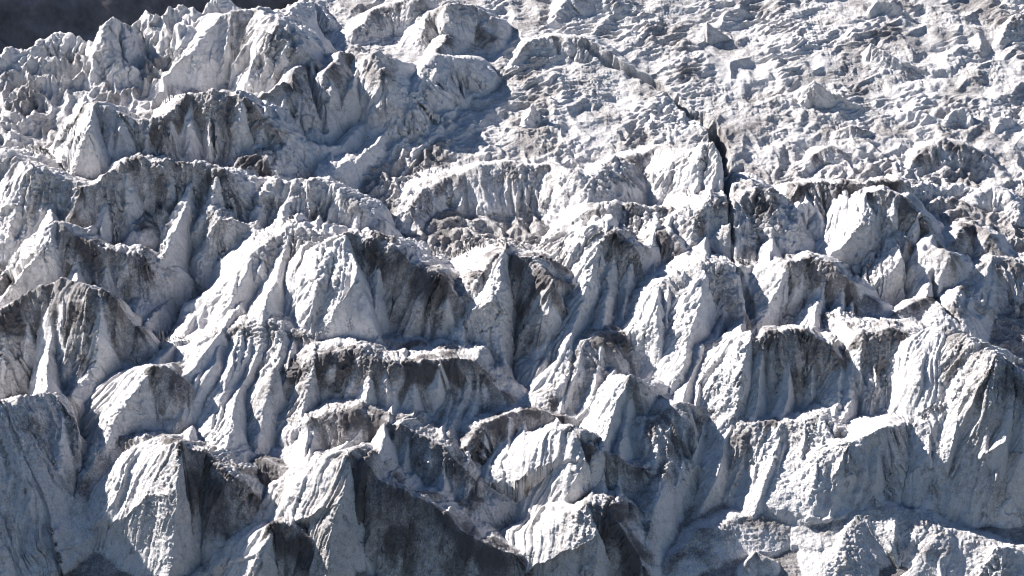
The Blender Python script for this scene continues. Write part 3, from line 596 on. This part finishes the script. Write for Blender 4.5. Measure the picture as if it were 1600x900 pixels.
# crevasses: (x, y, depth, half width) in photo pixels along the cut
CREV = []
CREV.append([(1040, 145, 16, 3), (1075, 170, 30, 4), (1098, 186, 45, 7), (1114, 210, 70, 11), (1126, 245, 80, 11), (1134, 285, 50, 6), (1141, 330, 26, 3.5), (1145, 380, 20, 3), (1150, 430, 16, 3)])
CREV.append([(915, 72, 22, 5), (950, 98, 34, 6), (985, 114, 30, 5), (1015, 124, 26, 5), (1050, 152, 28, 5), (1078, 182, 34, 5), (1096, 200, 30, 4)])
CREV.append([(480, 110, 14, 5), (498, 165, 30, 6), (506, 205, 20, 6)])
CREV.append([(1455, 430, 14, 4), (1478, 480, 22, 5), (1500, 505, 12, 4)])
CREV.append([(1158, 430, 20, 6), (1172, 480, 30, 8), (1182, 520, 12, 6)])

for c in CREV:
    st = [plane_at(x, y, surface_at(x, y)) for x, y, d, w in c]
    ws_ = [metres_per_px(x, y)[0] for x, y, d, w in c]
    c[:] = [(float(q[0]), float(q[1]), d * m_, w * m_) for q, m_, (x, y, d, w) in zip(st, ws_, c)]

def carve(s, t):
    out = np.zeros(s.shape, np.float32)
    jag = .7 * noise2(s / 4.0, t / 5.0, 77) + .3 * noise2(s / 1.3, t / 1.6, 78)
    gap = .45 + .55 * sstep(-.35, .15, noise2(s / 9.0, t / 9.0, 79))
    for c in CREV:
        for (s0, t0, d0, w0), (s1, t1, d1, w1) in zip(c[:-1], c[1:]):
            ds, dt = s1 - s0, t1 - t0
            l2 = ds * ds + dt * dt + 1e-9
            u = np.clip(((s - s0) * ds + (t - t0) * dt) / l2, 0, 1)
            d = np.hypot(s - s0 - u * ds, t - t0 - u * dt) + jag * np.minimum(1.0, .35 * (w0 + w1))
            w = w0 + (w1 - w0) * u; dep = d0 + (d1 - d0) * u
            out = np.maximum(out, dep * np.clip(1.25 - d / w, 0, 1) ** .8)
    return out * gap

# the edge of the glacier at the upper left: beyond it the ice falls away to the valley side
EDGE = [(-500, 185), (-200, 135), (0, 100), (45, 88), (100, 76), (135, 80), (175, 64), (205, 66), (240, 54), (300, 36), (345, 26), (400, 28), (440, 26), (480, 14), (540, 0), (700, -45), (1000, -90), (2400, -200)]
def beyond_edge(s, t):
    es, et = plane_at(np.array([e[0] for e in EDGE]), np.array([e[1] for e in EDGE]), MAC)
    lim = np.interp(s, es, et)
    return t - lim

def base_height(s, t, X, Y):
    """the glacier between the seracs: swells and wave-like chop, rougher and finer towards the top"""
    far = sstep(500, 40, Y) * sstep(380, 800, X + .55 * (300 - Y))
    mid = sstep(760, 330, Y) * (1 - far)
    h = 1.6 * fbm2(s / 34.0, t / 40.0, 3, 51) - .6
    # chop: short crests running up to the right
    ca, sa = math.cos(R(13)), math.sin(R(13))
    u, v = s * ca + t * sa * .6, -s * sa + t * ca * .6
    wv = 1.2 * noise2(s / 6.0, t / 8.0, 61)
    c1 = 1 - np.abs(noise2(u / 10.5, v / 2.0 + wv * .5, 62)) * 2.0
    c2 = 1 - np.abs(noise2(u / 5.0 + 3, v / 1.05 + wv * .6, 63)) * 2.0
    big = 1 - 2.2 * np.abs(noise2(u / 19.0, v / 8.0 + wv * .3, 64))
    var = .15 + 1.1 * sstep(-.35, .55, noise2(s / 22., t / 30., 66))
    chop = far * var * (.95 * c1 + .6 * c2)
    # pinnacles: crossing sharp crests, left and middle
    p1 = 1 - 2.3 * np.abs(noise2(s / 8.0 + wv * .4, t / 9.0, 67)); p2 = 1 - 2.3 * np.abs(noise2(s / 3.6 + 5, t / 4.6 + wv * .4, 68))
    chop = chop + mid * var * (1.1 * p1 + 1.0 * p2) + (1 - far - mid) * (.15 * p2 + .12 * c2)
    up_ = mid * sstep(340, 160, Y)
    chop = chop + up_ * var * (.9 * p1 + .6 * p2)
    h = h + far * 1.5 * big + mid * 1.5 * p1 + macro(t)
    return h, chop

# each serac is one thing; the ribs that run down from its crest are its parts
OBJ = []
for f in DONE:
    k_ = (f['thing'], f['seed'] if f['drop'] is not None and not f.get('melt') else 0)
    if k_ not in OBJ:
        OBJ.append(k_)
    f['id'] = OBJ.index(k_) + 1

def evaluate(s, t, X, Y, full):
    ws, wt = warp(s, t)
    h, chop = base_height(s, t, X, Y)
    owner = np.zeros(s.shape, np.int16)
    dirt_shade = .3 * sstep(-.2, .6, fbm2(s / 16.0, t / 22.0, 3, 71)) + .15 + .36 * sstep(180, 480, Y) + .16 * sstep(.05, .5, noise2((s * .94 + t * .2) / 34.0, (t * .56 - s * .34) / 5.0, 72)) * sstep(500, 200, Y) if full else None
    crest = np.zeros(s.shape, np.float32)
    for f in DONE:
        b = f['bb']
        m = (ws > b[0]) & (ws < b[1]) & (wt > b[2]) & (wt < b[3])
        if not m.any():
            continue
        if full:
            fh, fd, fc = feat_eval(f, ws[m], wt[m], True)
        else:
            fh = feat_eval(f, ws[m], wt[m]); fd = None
        hm = h[m]
        kk = .8
        d = np.clip((fh - hm) / kk, -1, 1)
        nh = np.maximum(hm, fh) + kk * .25 * (1 - np.abs(d)) ** 2
        win = fh > hm
        ow = owner[m]; ow[win] = f['id']; owner[m] = ow
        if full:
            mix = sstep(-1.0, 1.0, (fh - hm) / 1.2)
            dm = dirt_shade[m]; dirt_shade[m] = dm + (fd - dm) * mix
            cm = crest[m]; crest[m] = cm + (fc - cm) * mix
        h[m] = nh
    h = h + chop * np.where(owner > 0, .75, 1.0) - carve(s, t)
    be = beyond_edge(s, t)
    h = h - np.clip(be, 0, None) * 1.1 * sstep(0, 14, be)
    h = np.maximum(h, -420)
    return h, owner, dirt_shade, crest

# ------------------------------------------------------------------ the grid over the slope, finer where the ice is steep
def build_grid():
    NC, NR = QUAL
    xa = np.concatenate([np.linspace(-620, -60, 90, endpoint=False), np.linspace(-60, 1660, NC, endpoint=False), np.linspace(1660, 2220, 91)])
    yu = np.linspace(-260, 1330, 1300)
    xc = xa[::4]
    Xc, Yc = np.meshgrid(xc, yu, indexing='ij')
    s, t = plane_at(Xc, Yc)
    hc, _, _, _ = evaluate(s, t, Xc, Yc, False)
    x_, y_, z_ = to_world(s, t, hc)
    yi = 450 - FPX * (y_ * UP[1] + z_ * UP[2]) / (y_ * FWD[1] + z_ * FWD[2])
    dy = np.diff(yi, axis=1); dY = np.diff(Yc, axis=1)
    wgt = np.where(dy > 0, dy, -.25 * dy) + .22 * dY
    inside = (yi[:, 1:] > -12) & (yi[:, 1:] < 930)
    wgt = wgt * np.where(inside, 1, .25)
    k = np.ones(9) / 9
    pad = np.pad(wgt, ((4, 4), (0, 0)), mode='edge')
    wgt = sum(pad[i:i + wgt.shape[0]] * k[i] for i in range(9))
    cum = np.concatenate([np.zeros((len(xc), 1)), np.cumsum(wgt, axis=1)], axis=1)
    cum /= cum[:, -1:]
    q = np.linspace(0, 1, NR)
    Yr = np.stack([np.interp(q, cum[i], yu) for i in range(len(xc))])
    Y = np.empty((len(xa), NR))
    for j in range(NR):
        Y[:, j] = np.interp(xa, xc, Yr[:, j])
    X = np.repeat(xa[:, None], NR, axis=1)
    return X, Y

QUAL = (1450, 1400)
X, Y = build_grid()
s, t = plane_at(X, Y)
s = s.astype(np.float32); t = t.astype(np.float32)
H, OWN, DIRT_SHADE, CREST = evaluate(s, t, X, Y, True)
gx, gy, gz = to_world(s, t, H)
gx = np.array(gx, np.float32); gy = np.array(gy, np.float32); gz = np.array(gz, np.float32)
# small lumps and sun cups pushed out along the surface itself
def normals(gx, gy, gz):
    p = np.stack([gx, gy, gz], -1)
    du = np.gradient(p, axis=0); dv = np.gradient(p, axis=1)
    n = np.cross(dv, du)
    n /= np.linalg.norm(n, axis=-1, keepdims=True) + 1e-9
    return n * np.where(n[..., 2:3] < 0, -1, 1)
n = normals(gx, gy, gz)
def bil(k, sx_, sz_, sd_):
    return np.abs(noise3(gx / k / sx_, gy / k, gz / k / sz_, sd_))
rough = .5 + .9 * sstep(-.3, .5, fbm2(s / 20.0, t / 24.0, 2, 84))
far = sstep(430, 120, Y)
fine = (.7 - .4 * sstep(380, 700, Y)) * bil(2.3, 1.2, 1.3, 81) + .62 * bil(1.1, 1, 1.2, 82) + .42 * bil(.55, 1, 1.2, 83) - .4
fine = fine * rough * (.8 - .3 * far) * (1 - .25 * sstep(300, 620, Y)) * (1 + .4 * CREST)
lump = fine + .55 * (1 - .6 * far) * (1 - .3 * sstep(350, 650, Y)) * noise3(gx / 7.0, gy / 7.0, gz / 12.0, 85) + .3 * noise3(gx / 3.6, gy / 3.6, gz / 7.0, 86)
gx += n[..., 0] * lump; gy += n[..., 1] * lump; gz += n[..., 2] * lump
gz += CAM_Z

# ------------------------------------------------------------------ materials
def ice_material():
    m = bpy.data.materials.new('glacier_ice'); m.use_nodes = True
    nt = m.node_tree; N = nt.nodes; Lk = nt.links
    b = N['Principled BSDF']
    b.inputs['Roughness'].default_value = .62
    b.inputs['Specular IOR Level'].default_value = .3
    at = N.new('ShaderNodeAttribute'); at.attribute_name = 'dirt_shade'  # carries real grime plus the shade painted on near faces
    tc = N.new('ShaderNodeTexCoord')
    def noise(scale, detail, rough=.6):
        x = N.new('ShaderNodeTexNoise'); x.inputs['Scale'].default_value = scale
        x.inputs['Detail'].default_value = detail; x.inputs['Roughness'].default_value = rough
        Lk.new(tc.outputs['Object'], x.inputs['Vector']); return x
    def math_(op, a, b_, clamp=False):
        x = N.new('ShaderNodeMath'); x.operation = op; x.use_clamp = clamp
        for i, v in enumerate((a, b_)):
            if isinstance(v, (int, float)): x.inputs[i].default_value = v
            else: Lk.new(v, x.inputs[i])
        return x.outputs[0]
    n1 = noise(.55, 6, .65); n2 = noise(2.2, 3, .7)
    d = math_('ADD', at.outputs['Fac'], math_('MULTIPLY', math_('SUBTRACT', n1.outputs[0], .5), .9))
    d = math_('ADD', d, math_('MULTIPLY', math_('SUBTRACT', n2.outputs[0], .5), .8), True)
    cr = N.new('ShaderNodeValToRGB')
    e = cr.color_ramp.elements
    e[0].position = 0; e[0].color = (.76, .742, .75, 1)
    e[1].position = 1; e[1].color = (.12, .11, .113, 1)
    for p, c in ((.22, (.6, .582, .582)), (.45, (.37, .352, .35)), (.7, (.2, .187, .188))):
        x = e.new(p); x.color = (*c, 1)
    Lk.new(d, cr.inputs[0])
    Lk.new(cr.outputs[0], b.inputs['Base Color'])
    bm = N.new('ShaderNodeBump'); bm.inputs['Strength'].default_value = 1.0; bm.inputs['Distance'].default_value = .38
    nb = noise(2.6, 4, .65)
    Lk.new(nb.outputs[0], bm.inputs['Height'])
    Lk.new(bm.outputs[0], b.inputs['Normal'])
    return m
ICE = ice_material()

def rock_material():
    m = bpy.data.materials.new('dark_rock'); m.use_nodes = True
    nt = m.node_tree; N = nt.nodes; Lk = nt.links
    b = N['Principled BSDF']; b.inputs['Roughness'].default_value = .9
    tc = N.new('ShaderNodeTexCoord')
    x = N.new('ShaderNodeTexNoise'); x.inputs['Scale'].default_value = .06; x.inputs['Detail'].default_value = 8
    x.inputs['Roughness'].default_value = .68
    Lk.new(tc.outputs['Object'], x.inputs['Vector'])
    cr = N.new('ShaderNodeValToRGB'); e = cr.color_ramp.elements
    e[0].position = .3; e[0].color = (.11, .1, .108, 1)
    e[1].position = .75; e[1].color = (.45, .43, .45, 1)
    k = e.new(.55); k.color = (.23, .21, .225, 1)
    Lk.new(x.outputs[0], cr.inputs[0]); Lk.new(cr.outputs[0], b.inputs['Base Color'])
    return m

# ------------------------------------------------------------------ meshes
def mesh_from(name, co, quads, mat, dirt_shade=None):
    me = bpy.data.meshes.new(name)
    me.vertices.add(len(co)); me.vertices.foreach_set('co', np.ascontiguousarray(co, np.float32).ravel())
    nf = len(quads)
    me.loops.add(nf * 4); me.loops.foreach_set('vertex_index', np.ascontiguousarray(quads, np.int32).ravel())
    me.polygons.add(nf)
    me.polygons.foreach_set('loop_start', np.arange(0, nf * 4, 4, dtype=np.int32))
    me.update(calc_edges=True)
    me.materials.append(mat)
    if dirt_shade is not None:
        a_ = me.attributes.new('dirt_shade', 'FLOAT', 'POINT')
        a_.data.foreach_set('value', np.ascontiguousarray(dirt_shade, np.float32))
    o = bpy.data.objects.new(name, me)
    C.objects.link(o)
    return o

nc, nr = X.shape
idx = np.arange(nc * nr, dtype=np.int32).reshape(nc, nr)
# columns run left to right, rows run from far to near
Q = np.stack([idx[:-1, :-1], idx[:-1, 1:], idx[1:, 1:], idx[1:, :-1]], -1).reshape(-1, 4)
# tidy the ownership so that every serac is one clear patch
OW = OWN.copy()
FO = np.stack([OW[:-1, :-1], OW[:-1, 1:], OW[1:, 1:], OW[1:, :-1]], -1).reshape(-1, 4)
fo = FO[:, 0]
co = np.stack([gx, gy, gz], -1).reshape(-1, 3)
dr = DIRT_SHADE.reshape(-1)
SKIRT = (NRM * -3.0).astype(np.float32)

def piece(name, sel):
    q = Q[sel]
    used, inv = np.unique(q.ravel(), return_inverse=True)
    q2 = inv.reshape(-1, 4).astype(np.int32)
    v = co[used]; dd = dr[used]
    # its buried edge goes three metres down into the ice
    e = np.concatenate([q2[:, [0, 1]], q2[:, [1, 2]], q2[:, [2, 3]], q2[:, [3, 0]]])
    key = np.minimum(e[:, 0], e[:, 1]).astype(np.int64) * len(used) + np.maximum(e[:, 0], e[:, 1])
    uk, first, cnt = np.unique(key, return_index=True, return_counts=True)
    be = e[first[cnt == 1]]
    bv, bi = np.unique(be.ravel(), return_inverse=True)
    bi = bi.reshape(-1, 2) + len(v)
    q3 = np.stack([be[:, 1], be[:, 0], bi[:, 0], bi[:, 1]], -1).astype(np.int32)
    v = np.concatenate([v, v[bv] + SKIRT]); dd = np.concatenate([dd, dd[bv]])
    return mesh_from(name, v, np.concatenate([q2, q3]), ICE, dd)

# ribs too small to tell stay in their serac's own mesh
count = np.bincount(fo, minlength=len(OBJ) + 1)
remap = np.arange(len(OBJ) + 1)
for i, (key, rid) in enumerate(OBJ):
    if rid and count[i + 1] < 900 and (key, 0) in OBJ:
        remap[i + 1] = OBJ.index((key, 0)) + 1
fo = remap[fo].astype(np.int32)

def tidy(lab):
    """crumbs that lie apart from the main patch of their serac go to the glacier"""
    runs = []; parent = []; prev = []
    def find(a):
        while parent[a] != a:
            parent[a] = parent[parent[a]]; a = parent[a]
        return a
    for i in range(lab.shape[0]):
        row = lab[i]
        cut = np.concatenate([[0], np.flatnonzero(np.diff(row)) + 1, [len(row)]])
        cur = []; p = 0
        for a, b in zip(cut[:-1], cut[1:]):
            v = int(row[a])
            if v == 0:
                continue
            k = len(parent); parent.append(k); runs.append((i, int(a), int(b), v))
            cur.append(k)
            while p < len(prev) and runs[prev[p]][2] <= a:
                p += 1
            q = p
            while q < len(prev) and runs[prev[q]][1] < b:
                if runs[prev[q]][3] == v:
                    ra, rb = find(prev[q]), find(k)
                    if ra != rb: parent[ra] = rb
                q += 1
        prev = cur
    size = {}
    for k, (i, a, b, v) in enumerate(runs):
        r = find(k); size[r] = size.get(r, 0) + b - a
    big = {}
    for r, n_ in size.items():
        v = runs[r][3]
        if n_ > size.get(big.get(v, -1), 0): big[v] = r
    for k, (i, a, b, v) in enumerate(runs):
        if find(k) != big[v]:
            lab[i, a:b] = 0
    return lab
fo = tidy(fo.reshape(nc - 1, nr - 1)).ravel()
count = np.bincount(fo, minlength=len(OBJ) + 1)

g = mesh_from('glacier', co[np.unique(Q[fo == 0])], np.searchsorted(np.unique(Q[fo == 0]), Q[fo == 0]), ICE, dr[np.unique(Q[fo == 0])])
g['kind'] = 'structure'
made = {}
for key, rid in sorted(OBJ, key=lambda k_: k_[1]):
    i_ = OBJ.index((key, rid)) + 1
    sel = fo == i_
    if rid == 0:
        if sel.sum() < 40:
            continue
        nm, lb, ct, gp = THINGS[key]
        parts = any(k2 == key and r2 and count[j_ + 1] >= 400 for j_, (k2, r2) in enumerate(OBJ))
        o = piece('ice_face' if parts else nm, sel)
        if parts:
            face = o
            o = bpy.data.objects.new(nm, None)
            C.objects.link(o)
            p_ = co[np.unique(Q[sel])]
            o.location = (float(p_[:, 0].mean()), float(p_[:, 1].mean()), float(p_[:, 2].min()))
            face.parent = o
            face.location = -o.location
        o['label'] = lb; o['category'] = ct; o['group'] = gp
        made[key] = o
    elif count[i_] >= 400 and key in made:
        rib_ob = piece('ice_pillar' if key == 'gray_bench' else 'ice_rib', sel)
        rib_ob.parent = made[key]
        rib_ob.location = -made[key].location

# ------------------------------------------------------------------ the valley side behind the glacier's left edge, turned away from the sun
def rock_slope():
    nx, ny = 420, 160
    u = np.linspace(-1500, 500, nx); v = np.linspace(0, 1, ny)
    U, V = np.meshgrid(u, v, indexing='ij')
    U = U.astype(np.float32); V = V.astype(np.float32)
    x = U - 260 * V; y = 1230 + 70 * V - .4 * U
    z = CAM_Z - 330 + 330 * V
    k = fbm2(U / 90.0, V * 4.5, 5, 301) * 26 + np.abs(fbm2(U / 34.0 + V * 2, V * 7, 4, 302)) * 14
    x = x + k * .55; y = y - k * .6; z = z + k * .3
    ii = np.arange(nx * ny, dtype=np.int32).reshape(nx, ny)
    q = np.stack([ii[:-1, :-1], ii[1:, :-1], ii[1:, 1:], ii[:-1, 1:]], -1).reshape(-1, 4)
    o = mesh_from('mountain_slope', np.stack([x, y, z], -1).reshape(-1, 3), q, rock_material())
    o['kind'] = 'structure'
rock_slope()
